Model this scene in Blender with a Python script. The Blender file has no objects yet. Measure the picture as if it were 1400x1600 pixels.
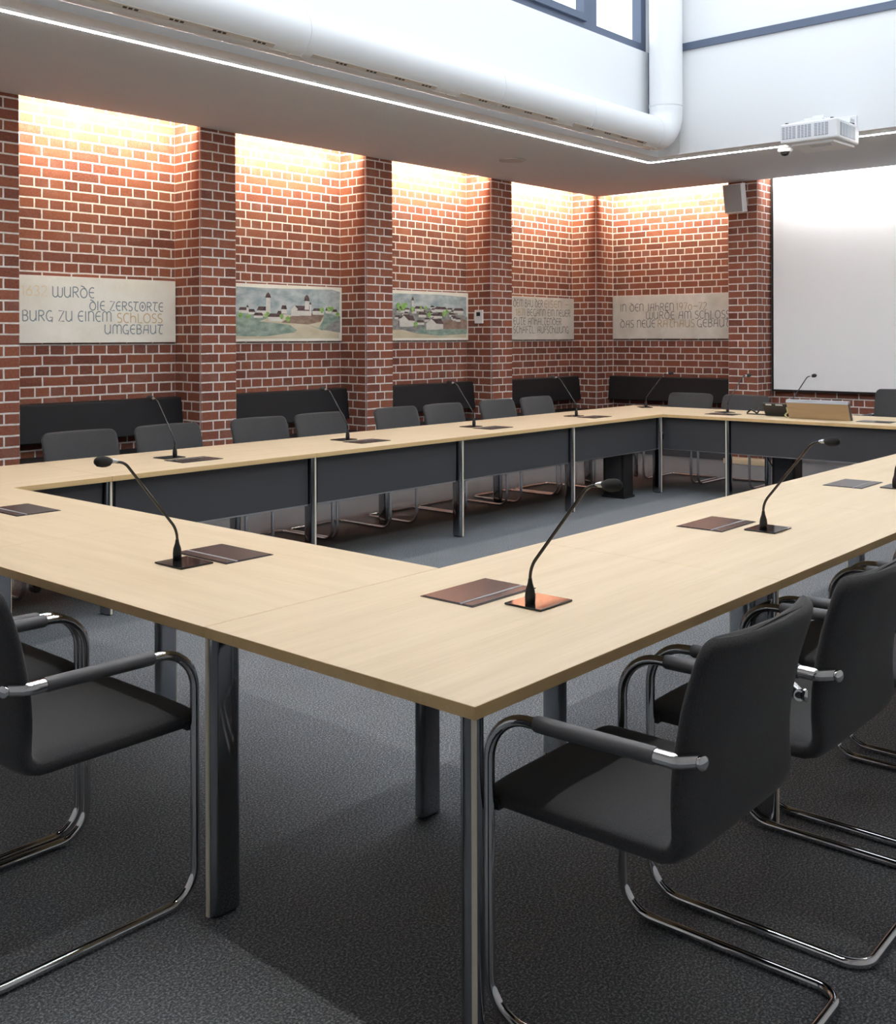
import bpy, bmesh, math, random
from mathutils import Vector, Matrix
random.seed(7)
S = bpy.context.scene
COL = S.collection

# ------------------------------------------------------------------ camera
YAW, ROLL, FPX, PX, PY = 0.709, -0.003, 1651.5, 731.4, 525.9
fw = Vector((math.cos(YAW), math.sin(YAW), 0))
r0 = Vector((math.sin(YAW), -math.cos(YAW), 0)); u0 = Vector((0, 0, 1))
ri = math.cos(ROLL) * r0 + math.sin(ROLL) * u0
up = -math.sin(ROLL) * r0 + math.cos(ROLL) * u0
cam = bpy.data.cameras.new('camera')
co = bpy.data.objects.new('camera', cam); COL.objects.link(co)
M = Matrix.Identity(4)
for i in range(3):
    M[i][0], M[i][1], M[i][2] = ri[i], up[i], -fw[i]
M.translation = Vector((-1.595, -1.353, 1.4735))
co.matrix_world = M
cam.sensor_fit = 'AUTO'; cam.sensor_width = 36
cam.lens = FPX * 36 / 1600
cam.shift_x = (700 - PX) / 1600
cam.shift_y = -(800 - PY) / 1600
cam.clip_start = 0.05; cam.clip_end = 200
S.camera = co

# ------------------------------------------------------------------ light, exposure
S.view_settings.view_transform = 'Standard'
S.view_settings.look = 'None'
S.view_settings.gamma = 1.0
S.view_settings.use_curve_mapping = False
S.view_settings.exposure = 0.0
S.render.engine = 'CYCLES'
S.cycles.use_denoising = True
S.cycles.denoiser = 'OPENIMAGEDENOISE'
S.cycles.max_bounces = 10
S.cycles.diffuse_bounces = 5
S.cycles.glossy_bounces = 5
S.cycles.transparent_max_bounces = 12
S.cycles.sample_clamp_indirect = 6.0
S.cycles.caustics_reflective = False
S.cycles.caustics_refractive = False

W = bpy.data.worlds.new('sky'); S.world = W
W.use_nodes = True
SKY = 3.2
W.node_tree.nodes['Background'].inputs['Color'].default_value = (0.86, 0.93, 1.0, 1)
W.node_tree.nodes['Background'].inputs['Strength'].default_value = SKY
WASH = 210.0       # warm wall washers hidden behind the ceiling edge
LINE = 93.0       # light line set in the ceiling around the void

ZC = 3.28          # underside of the lowered ceiling
OX0, OX1, OY0, OY1 = 0.30, 7.78, 0.47, 4.15    # opening of the void
VZ = 5.5           # roof of the void
YP, YB = 6.30, 6.69      # left wall: pillar face, bay back
XP, XB = 9.90, 10.28     # far wall
YR, XN = -2.10, -2.40    # right wall, near wall (behind the camera)

def portal(name, loc, rot, sx, sy):
    l = bpy.data.lights.new(name, 'AREA'); l.shape = 'RECTANGLE'; l.size = sx; l.size_y = sy
    l.cycles.is_portal = True
    o = bpy.data.objects.new(name, l); COL.objects.link(o)
    o.location = loc; o.rotation_euler = rot
    return o
portal('added_skylight_portal', ((OX0+OX1)/2, (OY0+OY1)/2, VZ + 0.3), (0, 0, 0), 7.0, 2.6)
portal('window_portal', ((OX0+OX1)/2, OY1 + 0.2, 4.95), (math.radians(-90), 0, 0), 7.2, 1.0)
portal('window_portal', ((OX0+OX1)/2, OY0 - 0.2, 4.95), (math.radians(90), 0, 0), 7.2, 1.0)

# ------------------------------------------------------------------ materials
def mat(name, col=(0.8, 0.8, 0.8), rough=0.5, metal=0.0, spec=0.5):
    m = bpy.data.materials.new(name); m.use_nodes = True
    b = m.node_tree.nodes['Principled BSDF']
    b.inputs['Base Color'].default_value = (*col, 1)
    b.inputs['Roughness'].default_value = rough
    b.inputs['Metallic'].default_value = metal
    b.inputs['Specular IOR Level'].default_value = spec
    return m
class NT:
    def __init__(s, m): s.t = m.node_tree; s.b = s.t.nodes['Principled BSDF']
    def n(s, typ, **kw):
        x = s.t.nodes.new(typ)
        for k, v in kw.items(): setattr(x, k, v)
        return x
    def l(s, a, b): s.t.links.new(a, b)
    def ramp(s, fac, stops):
        r = s.n('ShaderNodeValToRGB'); e = r.color_ramp.elements
        while len(e) < len(stops): e.new(0.5)
        for el, (p, c) in zip(e, stops): el.position = p; el.color = (*c, 1)
        s.l(fac, r.inputs['Fac']); return r.outputs['Color']
    def mix(s, fac, a, b, blend='MIX'):
        x = s.n('ShaderNodeMix', data_type='RGBA', blend_type=blend)
        for sock, v in ((x.inputs[0], fac), (x.inputs[6], a), (x.inputs[7], b)):
            if hasattr(v, 'is_linked'): s.l(v, sock)
            else: sock.default_value = v if not isinstance(v, tuple) else (*v, 1)
        return x.outputs[2]
    def noise(s, vec, scale, detail=3, rough=0.55):
        x = s.n('ShaderNodeTexNoise'); x.inputs['Scale'].default_value = scale
        x.inputs['Detail'].default_value = detail; x.inputs['Roughness'].default_value = rough
        if vec is not None: s.l(vec, x.inputs['Vector'])
        return x.outputs['Fac']
    def coord(s, out='Object', scale=None):
        c = s.n('ShaderNodeTexCoord').outputs[out]
        if scale is None: return c
        mp = s.n('ShaderNodeMapping'); mp.inputs['Scale'].default_value = scale
        s.l(c, mp.inputs['Vector']); return mp.outputs['Vector']
    def geo(s, scale=None):
        c = s.n('ShaderNodeNewGeometry').outputs['Position']
        if scale is None: return c
        mp = s.n('ShaderNodeMapping'); mp.inputs['Scale'].default_value = scale
        s.l(c, mp.inputs['Vector']); return mp.outputs['Vector']
    def bump(s, h, strength=0.3, dist=0.01):
        x = s.n('ShaderNodeBump'); x.inputs['Strength'].default_value = strength
        x.inputs['Distance'].default_value = dist
        s.l(h, x.inputs['Height']); s.l(x.outputs['Normal'], s.b.inputs['Normal'])

def brick_mat(name, bw, squash):
    m = mat(name, rough=0.8, spec=0.25); t = NT(m)
    uv = t.coord('UV')
    wob = t.n('ShaderNodeTexNoise'); wob.inputs['Scale'].default_value = 7.0; wob.inputs['Detail'].default_value = 2
    t.l(uv, wob.inputs['Vector'])
    sub = t.n('ShaderNodeVectorMath', operation='SUBTRACT'); t.l(wob.outputs['Color'], sub.inputs[0]); sub.inputs[1].default_value = (.5, .5, .5)
    sc = t.n('ShaderNodeVectorMath', operation='SCALE'); t.l(sub.outputs[0], sc.inputs[0]); sc.inputs['Scale'].default_value = 0.008
    ad = t.n('ShaderNodeVectorMath', operation='ADD'); t.l(uv, ad.inputs[0]); t.l(sc.outputs[0], ad.inputs[1])
    br = t.n('ShaderNodeTexBrick'); t.l(ad.outputs[0], br.inputs['Vector'])
    br.offset = 0.5; br.offset_frequency = 2; br.squash = squash; br.squash_frequency = 2
    if squash > 0.6: br.offset = 0.0
    br.inputs['Scale'].default_value = 1
    br.inputs['Mortar Size'].default_value = 0.0072
    br.inputs['Mortar Smooth'].default_value = 0.15
    br.inputs['Bias'].default_value = 0.0
    br.inputs['Brick Width'].default_value = bw
    br.inputs['Row Height'].default_value = 0.0833
    br.inputs['Color1'].default_value = (0, 0, 0, 1); br.inputs['Color2'].default_value = (1, 1, 1, 1)
    br.inputs['Mortar'].default_value = (0.5, 0.5, 0.5, 1)
    colr = t.ramp(br.outputs['Color'], [(0.0, (0.125, 0.042, 0.031)), (0.3, (0.225, 0.072, 0.047)), (0.7, (0.285, 0.100, 0.055)), (1.0, (0.185, 0.074, 0.060))])
    blot = t.noise(uv, 5.0, 4)
    blot2 = t.ramp(blot, [(0.52, (0, 0, 0)), (0.78, (1, 1, 1))])
    f2 = t.n('ShaderNodeMath', operation='MULTIPLY'); t.l(blot2, f2.inputs[0]); f2.inputs[1].default_value = 0.30
    colr = t.mix(f2.outputs[0], colr, (0.42, 0.30, 0.26))
    fine = t.noise(uv, 60.0, 3)
    colr = t.mix(0.35, colr, t.ramp(fine, [(0.3, (0.11, 0.04, 0.03)), (0.75, (0.36, 0.14, 0.09))]))
    mort = t.ramp(t.noise(uv, 25.0, 3), [(0.3, (0.60, 0.585, 0.56)), (0.7, (0.80, 0.785, 0.76))])
    t.l(t.mix(br.outputs['Fac'], colr, mort), t.b.inputs['Base Color'])
    inv = t.n('ShaderNodeMath', operation='SUBTRACT'); inv.inputs[0].default_value = 1.0; t.l(br.outputs['Fac'], inv.inputs[1])
    h = t.n('ShaderNodeMath', operation='MULTIPLY_ADD'); t.l(fine, h.inputs[0]); h.inputs[1].default_value = 0.3; t.l(inv.outputs[0], h.inputs[2])
    t.bump(h.outputs[0], 0.6, 0.006)
    return m
M_BRICK = brick_mat('brick_cross_bond', 0.25, 0.5)
M_PILLAR = brick_mat('brick_pillar_bond', 0.1875, 0.6667)

M_CARPET = mat('carpet_needle_felt', rough=0.95, spec=0.1); t = NT(M_CARPET)
g = t.geo(); n1 = t.noise(g, 160, 4, 0.75); n2 = t.noise(t.geo((90, 330, 1)), 1.0, 2); n3 = t.noise(g, 5.0, 3)
c = t.ramp(n1, [(0.36, (0.022, 0.025, 0.029)), (0.50, (0.112, 0.123, 0.134)), (0.62, (0.60, 0.64, 0.68))])
c = t.mix(0.35, c, t.ramp(n2, [(0.35, (0.04, 0.044, 0.049)), (0.66, (0.24, 0.257, 0.275))]))
c = t.mix(0.25, c, t.ramp(n3, [(0.3, (0.085, 0.09, 0.098)), (0.7, (0.15, 0.156, 0.168))]))
t.l(c, t.b.inputs['Base Color']); t.bump(n1, 0.5, 0.004)

def wood(name, c1, c2, rough=0.38, along='Y'):
    m = mat(name, rough=rough, spec=0.4); t = NT(m)
    s1 = {'X': (0.9, 16, 16), 'Y': (16, 0.9, 16)}[along]
    s2 = {'X': (4, 130, 130), 'Y': (130, 4, 130)}[along]
    a = t.noise(t.geo(s1), 1.0, 4); b = t.noise(t.geo(s2), 1.0, 2); d = t.noise(t.geo((1.3, 1.3, 1.3)), 1.0, 2)
    c = t.ramp(a, [(0.3, c1), (0.7, c2)])
    c = t.mix(0.22, c, t.ramp(b, [(0.35, tuple(x * 0.9 for x in c1)), (0.65, tuple(min(1, x * 1.06) for x in c2))]))
    c = t.mix(0.2, c, t.ramp(d, [(0.35, tuple(x * 0.93 for x in c1)), (0.65, c2)]))
    t.l(c, t.b.inputs['Base Color']); return m
M_WOODX = wood('maple_veneer_along_room', (0.62, 0.495, 0.325), (0.72, 0.595, 0.42), along='X')
M_WOODY = wood('maple_veneer_across_room', (0.62, 0.495, 0.325), (0.72, 0.595, 0.42), along='Y')
M_EDGE = wood('maple_edge_band', (0.66, 0.45, 0.21), (0.78, 0.56, 0.29), rough=0.5, along='X')
M_CHROME = mat('chrome', (0.74, 0.745, 0.76), 0.07, 1.0)
M_STEEL = mat('polished_table_steel', (0.33, 0.34, 0.36), 0.07, 1.0)
M_ALU = mat('brushed_aluminium', (0.55, 0.56, 0.58), 0.35, 1.0)
M_STRIP = mat('beige_leg_inlay', (0.84, 0.76, 0.62), 0.4)
M_PANEL = mat('anthracite_laminate', (0.050, 0.052, 0.060), 0.55)
M_BLACK = mat('black_plastic', (0.012, 0.012, 0.013), 0.4)
M_BLACKGLOSS = mat('glossy_black_plate', (0.010, 0.010, 0.011), 0.06)
M_FOAM = mat('foam_windshield', (0.018, 0.018, 0.019), 0.95); t = NT(M_FOAM); t.bump(t.noise(t.coord('Object'), 900, 2), 0.6, 0.002)
M_FABRIC = mat('black_wool_fabric', (0.034, 0.034, 0.037), 0.9, spec=0.2); t = NT(M_FABRIC)
n = t.noise(t.coord('Object'), 420, 3)
t.l(t.ramp(n, [(0.3, (0.033, 0.034, 0.037)), (0.7, (0.060, 0.061, 0.066))]), t.b.inputs['Base Color']); t.bump(n, 0.25, 0.002)
t.b.inputs['Sheen Weight'].default_value = 0.12; t.b.inputs['Sheen Roughness'].default_value = 0.5
M_BENCH = mat('bench_black_leather', (0.013, 0.013, 0.016), 0.6, spec=0.25)
M_SLEEVE = mat('grey_arm_sleeve', (0.085, 0.087, 0.095), 0.5)
M_PORT = mat('dark_metal_flap', (0.085, 0.078, 0.082), 0.2, 0.6)
M_BRUSH = mat('grey_brush_strip', (0.30, 0.31, 0.34), 0.5)
M_WHITE = mat('white_paint', (0.86, 0.87, 0.88), 0.6, spec=0.3)
M_PLASTER = mat('white_plaster', (0.62, 0.64, 0.66), 0.8, spec=0.2)
M_DUCT = mat('white_lacquered_metal', (0.86, 0.87, 0.88), 0.32, spec=0.4)
M_WHITEP = mat('white_plastic', (0.82, 0.83, 0.85), 0.4)
M_GREYV = mat('grey_vent', (0.36, 0.39, 0.45), 0.6)
M_GRILLE = mat('grey_speaker_cloth', (0.33, 0.33, 0.34), 0.8)
M_SPK = mat('grey_ceiling_grille', (0.52, 0.52, 0.52), 0.8)
M_SCREEN = mat('projection_screen', (0.91, 0.935, 0.97), 0.9, spec=0.1)
M_FRAME = mat('blue_grey_window_frame', (0.105, 0.135, 0.205), 0.4)
M_BEIGE = mat('beige_slot', (0.62, 0.55, 0.48), 0.6)

M_CEIL = mat('perforated_ceiling', rough=0.85, spec=0.15); t = NT(M_CEIL)
g = t.geo((62.5, 62.5, 0)); fr = t.n('ShaderNodeVectorMath', operation='FRACTION'); t.l(g, fr.inputs[0])
sb = t.n('ShaderNodeVectorMath', operation='SUBTRACT'); t.l(fr.outputs[0], sb.inputs[0]); sb.inputs[1].default_value = (.5, .5, 0)
ln = t.n('ShaderNodeVectorMath', operation='LENGTH'); t.l(sb.outputs[0], ln.inputs[0])
t.l(t.ramp(ln.outputs['Value'], [(0.22, (0.56, 0.585, 0.62)), (0.32, (0.83, 0.87, 0.92))]), t.b.inputs['Base Color'])

M_STONE = mat('limestone_plaque', rough=0.8, spec=0.2); t = NT(M_STONE)
g = t.geo()
c = t.ramp(t.noise(g, 3.0, 4), [(0.3, (0.78, 0.765, 0.68)), (0.65, (0.89, 0.885, 0.84))])
c = t.mix(0.2, c, t.ramp(t.noise(g, 60, 3), [(0.3, (0.76, 0.73, 0.65)), (0.7, (0.88, 0.87, 0.82))]))
t.l(c, t.b.inputs['Base Color'])
M_STONE2 = mat('grey_limestone_plaque', rough=0.8, spec=0.2); t = NT(M_STONE2)
g = t.geo()
c = t.ramp(t.noise(g, 4.0, 4), [(0.3, (0.62, 0.61, 0.56)), (0.65, (0.80, 0.79, 0.74))])
t.l(c, t.b.inputs['Base Color'])
M_INK = mat('slate_blue_lettering', (0.235, 0.30, 0.335), 0.8)
M_INK2 = mat('grey_lettering', (0.125, 0.13, 0.14), 0.8)
M_GOLD = mat('gold_lettering', (0.62, 0.46, 0.26), 0.7)
M_GOLDF = mat('faded_gold_lettering', (0.80, 0.70, 0.50), 0.8)
M_GOLD2 = mat('dark_gold_lettering', (0.42, 0.29, 0.13), 0.7)

def paint(name, c1, c2, sc=18):
    m = mat(name, rough=0.85, spec=0.15); t = NT(m)
    t.l(t.ramp(t.noise(t.geo((sc * .5, sc * .5, sc)), 1.0, 4), [(0.34, c1), (0.66, c2)]), t.b.inputs['Base Color']); return m
P_SKY = paint('painted_sky', (0.30, 0.38, 0.42), (0.56, 0.62, 0.63), 14)
P_SAND = paint('painted_sand', (0.56, 0.50, 0.36), (0.66, 0.61, 0.48), 10)
P_MEADOW = paint('painted_meadow', (0.19, 0.28, 0.24), (0.38, 0.46, 0.40), 22)
P_WHITE = paint('painted_white', (0.62, 0.61, 0.57), (0.74, 0.73, 0.70), 20)
P_ROOF = paint('painted_roof', (0.06, 0.045, 0.05), (0.16, 0.11, 0.11), 40)
P_TREE = paint('painted_tree', (0.16, 0.36, 0.09), (0.36, 0.56, 0.20), 40)
P_BROWN = paint('painted_earth', (0.22, 0.15, 0.12), (0.36, 0.26, 0.22), 25)
P_GREY = paint('painted_rock', (0.20, 0.21, 0.21), (0.36, 0.36, 0.35), 30)

def emis(name, col, s):
    m = bpy.data.materials.new(name); m.use_nodes = True; nt = m.node_tree
    nt.nodes.remove(nt.nodes['Principled BSDF'])
    e = nt.nodes.new('ShaderNodeEmission'); e.inputs[0].default_value = (*col, 1); e.inputs[1].default_value = s
    nt.links.new(e.outputs[0], nt.nodes['Material Output'].inputs[0]); return m
M_LINE = emis('light_line_glow', (1.0, 0.97, 0.93), LINE)
M_LINE_EDGE = emis('light_line_edge_glow', (1.0, 0.95, 0.88), 1.0)
M_WASH = emis('wall_washer_glow', (1.0, 0.86, 0.64), WASH)
M_WASHW = emis('screen_washer_glow', (1.0, 0.96, 0.92), WASH * 0.45)
M_FILL = emis('fill_strip_glow', (1.0, 0.95, 0.88), 2.2)
M_GLASS = bpy.data.materials.new('window_glass'); M_GLASS.use_nodes = True
nt = M_GLASS.node_tree; nt.nodes.remove(nt.nodes['Principled BSDF'])
tr = nt.nodes.new('ShaderNodeBsdfTransparent'); gl = nt.nodes.new('ShaderNodeBsdfGlossy'); gl.inputs['Roughness'].default_value = 0.02
mx = nt.nodes.new('ShaderNodeMixShader'); mx.inputs[0].default_value = 0.06
nt.links.new(tr.outputs[0], mx.inputs[1]); nt.links.new(gl.outputs[0], mx.inputs[2])
nt.links.new(mx.outputs[0], nt.nodes['Material Output'].inputs[0])

# ------------------------------------------------------------------ builders
class MB:
    def __init__(s): s.v = []; s.f = []; s.mi = []; s.uv = []; s.sm = []
    def add(s, vs, fs, mi=0, smooth=False, uv=None):
        o = len(s.v); s.v += [Vector(p) for p in vs]
        for k, f in enumerate(fs):
            s.f.append([i + o for i in f]); s.mi.append(mi); s.sm.append(smooth)
            s.uv.append(uv[k] if uv else None)
    def box(s, x0, x1, y0, y1, z0, z1, mi=0, mats=None):
        v = [(x0, y0, z0), (x1, y0, z0), (x1, y1, z0), (x0, y1, z0), (x0, y0, z1), (x1, y0, z1), (x1, y1, z1), (x0, y1, z1)]
        f = [(0, 3, 2, 1), (4, 5, 6, 7), (0, 1, 5, 4), (1, 2, 6, 5), (2, 3, 7, 6), (3, 0, 4, 7)]
        if mats is None: s.add(v, f, mi)
        else:
            o = len(s.v); s.v += [Vector(p) for p in v]
            for ff, m in zip(f, mats): s.f.append([i + o for i in ff]); s.mi.append(m); s.sm.append(False); s.uv.append(None)
    def quad(s, a, b, c, d, mi=0, uv=None): s.add([a, b, c, d], [(0, 1, 2, 3)], mi, uv=[uv] if uv else None)
    def prism(s, pts, axis, lo, hi, mi=0, smooth=False):
        n = len(pts); v = []
        for h in (lo, hi):
            for a, b in pts:
                v.append({'X': (h, a, b), 'Y': (a, h, b), 'Z': (a, b, h)}[axis])
        s.add(v, [tuple(range(n))[::-1], tuple(range(n, 2 * n))], mi)
        s.add(v, [(i, (i + 1) % n, n + (i + 1) % n, n + i) for i in range(n)], mi, smooth)
    def rings(s, rs, mi=0, caps=True, closed=False, smooth=True):
        n = len(rs[0]); v = [p for r in rs for p in r]; f = []
        m = len(rs)
        for i in range(m if closed else m - 1):
            j = (i + 1) % m
            for k in range(n): f.append((i * n + k, i * n + (k + 1) % n, j * n + (k + 1) % n, j * n + k))
        s.add(v, f, mi, smooth)
        if caps and not closed:
            s.add(rs[0], [tuple(range(n))[::-1]], mi); s.add(rs[-1], [tuple(range(n))], mi)
    def tube(s, path, r, mi=0, seg=12, caps=True):
        P = [Vector(p) for p in path]; rr = r if isinstance(r, (list, tuple)) else [r] * len(P)
        T = [(P[min(i + 1, len(P) - 1)] - P[max(i - 1, 0)]).normalized() for i in range(len(P))]
        ref = Vector((0, 0, 1)) if abs(T[0].z) < 0.9 else Vector((1, 0, 0))
        nrm = (ref - T[0] * ref.dot(T[0])).normalized(); rs = []
        for p, tt, q in zip(P, T, rr):
            nrm = (nrm - tt * nrm.dot(tt)).normalized(); b = tt.cross(nrm)
            rs.append([p + q * (math.cos(a) * nrm + math.sin(a) * b) for a in [2 * math.pi * k / seg for k in range(seg)]])
        s.rings(rs, mi, caps)
    def lathe(s, prof, center=(0, 0, 0), axis=(0, 0, 1), mi=0, seg=24):
        ax = Vector(axis).normalized(); ref = Vector((1, 0, 0)) if abs(ax.x) < 0.9 else Vector((0, 1, 0))
        a1 = (ref - ax * ref.dot(ax)).normalized(); a2 = ax.cross(a1); c = Vector(center)
        s.rings([[c + ax * h + max(r, 1e-5) * (math.cos(a) * a1 + math.sin(a) * a2) for a in [2 * math.pi * k / seg for k in range(seg)]] for r, h in prof], mi)
    def build(s, name, mats, parent=None, bevel=0.0, bseg=2, world=True):
        me = bpy.data.meshes.new(name)
        off = Vector((0, 0, 0))
        if parent is not None and world:
            q = parent
            while q is not None: off += q.location; q = q.parent
        me.from_pydata([p - off for p in s.v], [], s.f)
        for m in (mats if isinstance(mats, (list, tuple)) else [mats]): me.materials.append(m)
        for p, mi, sm in zip(me.polygons, s.mi, s.sm): p.material_index = mi; p.use_smooth = sm
        if any(u is not None for u in s.uv):
            L = me.uv_layers.new(name='UVMap')
            for p, u in zip(me.polygons, s.uv):
                if u:
                    for li, c in zip(p.loop_indices, u): L.data[li].uv = c
        bm = bmesh.new(); bm.from_mesh(me)
        bmesh.ops.recalc_face_normals(bm, faces=bm.faces); bm.to_mesh(me); bm.free()
        o = bpy.data.objects.new(name, me); COL.objects.link(o)
        if parent is not None: o.parent = parent
        if bevel:
            b = o.modifiers.new('b', 'BEVEL'); b.width = bevel; b.segments = bseg; b.limit_method = 'ANGLE'; b.angle_limit = math.radians(40)
        return o
def fillet(pts, rad, n=8):
    P = [Vector(p) for p in pts]; out = [P[0]]
    for i in range(1, len(P) - 1):
        r = rad[i - 1] if isinstance(rad, (list, tuple)) else rad
        a = (P[i - 1] - P[i]).normalized(); b = (P[i + 1] - P[i]).normalized()
        ang = a.angle(b); d = r / math.tan(ang / 2); c = P[i] + (a + b).normalized() * (r / math.sin(ang / 2))
        s0 = P[i] + a * d - c; s1 = P[i] + b * d - c; tot = s0.angle(s1)
        for k in range(n + 1):
            w = k / n
            out.append(c + (math.sin((1 - w) * tot) * s0 + math.sin(w * tot) * s1) / math.sin(tot))
    out.append(P[-1]); return out
def tag(o, label=None, cat=None, group=None, kind=None):
    if label: o['label'] = label
    if cat: o['category'] = cat
    if group: o['group'] = group
    if kind: o['kind'] = kind
    return o
def thing(name, label, cat, loc=(0, 0, 0), group=None, rz=0):
    o = bpy.data.objects.new(name, None); COL.objects.link(o); o.location = loc; o.rotation_euler = (0, 0, rz); o.empty_display_size = 0.1
    return tag(o, label, cat, group)
def copy_tree(o, parent=None):
    c = o.copy(); COL.objects.link(c)
    if parent is not None: c.parent = parent
    for ch in list(o.children): copy_tree(ch, c)
    return c
def st(o): o['kind'] = 'structure'; return o
def rnd_stadium(L, Tk, n=10):   # long axis x from 0..L, thickness in y
    r = Tk / 2; pts = []
    for k in range(n + 1):
        a = math.pi / 2 + math.pi * k / n; pts.append((r + r * math.cos(a), r * math.sin(a)))
    for k in range(n + 1):
        a = -math.pi / 2 + math.pi * k / n; pts.append((L - r + r * math.cos(a), r * math.sin(a)))
    return pts

# ------------------------------------------------------------------ room shell
b = MB(); b.box(XN, XB + .1, YR, YB + .1, -0.1, 0.0); st(b.build('floor', M_CARPET))
def uvbrick(b, p0, p1, z0, z1, mi=0, u0=0.0):
    (x0, y0), (x1, y1) = p0, p1; L = math.hypot(x1 - x0, y1 - y0)
    b.quad((x0, y0, z0), (x1, y1, z0), (x1, y1, z1), (x0, y0, z1), mi, [(u0, z0), (u0 + L, z0), (u0 + L, z1), (u0, z1)])
ZT = 3.95
b = MB(); uvbrick(b, (XN, YB), (XB, YB), 0, ZT, u0=0.02)
b.quad((XN, YB, 0), (XN, YB + .1, 0), (XN, YB + .1, ZT), (XN, YB, ZT)); wl = st(b.build('wall_left', M_BRICK))
b = MB(); uvbrick(b, (XB, YB), (XB, YR), 0, ZT, u0=0.11); wf = st(b.build('wall_far', M_BRICK))
b = MB(); uvbrick(b, (XB, YR), (XN, YR), 0, ZT); st(b.build('wall_right', M_PLASTER))
b = MB(); uvbrick(b, (XN, YR), (XN, YB), 0, ZT); st(b.build('wall_near', M_PLASTER))
def pillar(x0, x1, y0, y1, par, name='brick_pillar'):
    b = MB(); u = 0.004
    for p, q in (((x0, y1), (x0, y0)), ((x0, y0), (x1, y0)), ((x1, y0), (x1, y1)), ((x1, y1), (x0, y1))):
        uvbrick(b, p, q, 0, ZT, u0=u)
    b.quad((x0, y0, ZT), (x1, y0, ZT), (x1, y1, ZT), (x0, y1, ZT))
    return st(b.build(name, M_PILLAR, par))
PX_ = [(-0.14, 0.225), (1.835, 2.20), (3.805, 4.17), (5.772, 6.136), (7.753, 8.115)]
for a, c_ in PX_: pillar(a, c_, YP, YB, wl)
pillar(XP, XB, YP, YB, wf)
PY_ = [(4.08, 4.449), (0.15, 0.52), (-1.6, -1.23)]
for a, c_ in PY_: pillar(XP, XB, a, c_, wf)

# lowered ceiling: a slab around the void, with open slots along the left and far walls
b = MB(); T = 0.16
X0c, X1c, Y0c, Y1c = XN, XP, YR, YP
def slab(b, x0, x1, y0, y1):
    b.box(x0, x1, y0, y1, ZC, ZC + T)
G_ = .13
slab(b, X0c, X1c, OY1 + G_, Y1c); slab(b, X0c, X1c, Y0c, OY0 - G_); slab(b, X0c, OX0 - G_, OY0 - G_, OY1 + G_); slab(b, OX1 + G_, X1c, OY0 - G_, OY1 + G_)
st(b.build('ceiling', M_CEIL))
b = MB()  # unseen lid added above the slots and the ceiling void to stop light leaks
b.box(XN, XB, OY1 + .25, YB, ZT - .05, ZT); b.box(OX1 + .25, XB, YR, OY1 + .25, ZT - .05, ZT)
b.box(XN, OX1 + .25, YR, OY0 - .25, ZT - .05, ZT); b.box(XN, OX0 - .25, OY0 - .25, OY1 + .25, ZT - .05, ZT)
o = st(b.build('light_leak_lid', M_WHITE))

# walls of the void
WZ0, WZ1 = 4.30, 5.38
b = MB(); b.box(OX0 - G_, OX1 + G_, OY1, OY1 + G_, ZC, WZ0); b.box(OX0 - .2, OX1 + .2, OY1, OY1 + .2, WZ1, VZ); b.box(7.60, OX1 + .2, OY1, OY1 + .2, WZ0, WZ1)
st(b.build('wall_upper_left', M_WHITE))
b = MB(); b.box(OX0 - G_, OX1 + G_, OY0 - G_, OY0, ZC, WZ0); b.box(OX0 - .2, OX1 + .2, OY0 - .2, OY0, WZ1, VZ)
st(b.build('wall_upper_right', M_WHITE))
b = MB(); b.box(OX1, OX1 + G_, OY0, OY1, ZC, VZ); b.box(OX1 - .025, OX1, OY0, 3.89, ZC, VZ); b.box(OX1 - .012, OX1, 3.89, 4.02, ZC, VZ)
wuf = st(b.build('wall_upper_far', M_WHITE))
b = MB(); b.box(OX0 - G_, OX0, OY0, OY1, ZC, VZ); st(b.build('wall_upper_near', M_WHITE))
b = MB(); b.box(OX1 - .05, OX1 - .024, OY0, OY1 - .13, 4.297, 4.367); st(b.build('trim_2', M_FRAME))
b = MB(); b.box(7.595, 7.625, OY1 - .012, OY1 + .01, 3.52, WZ0); st(b.build('shade_strip', M_FRAME))  # dark strip standing in for the shadow edge beside the upright duct
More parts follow.
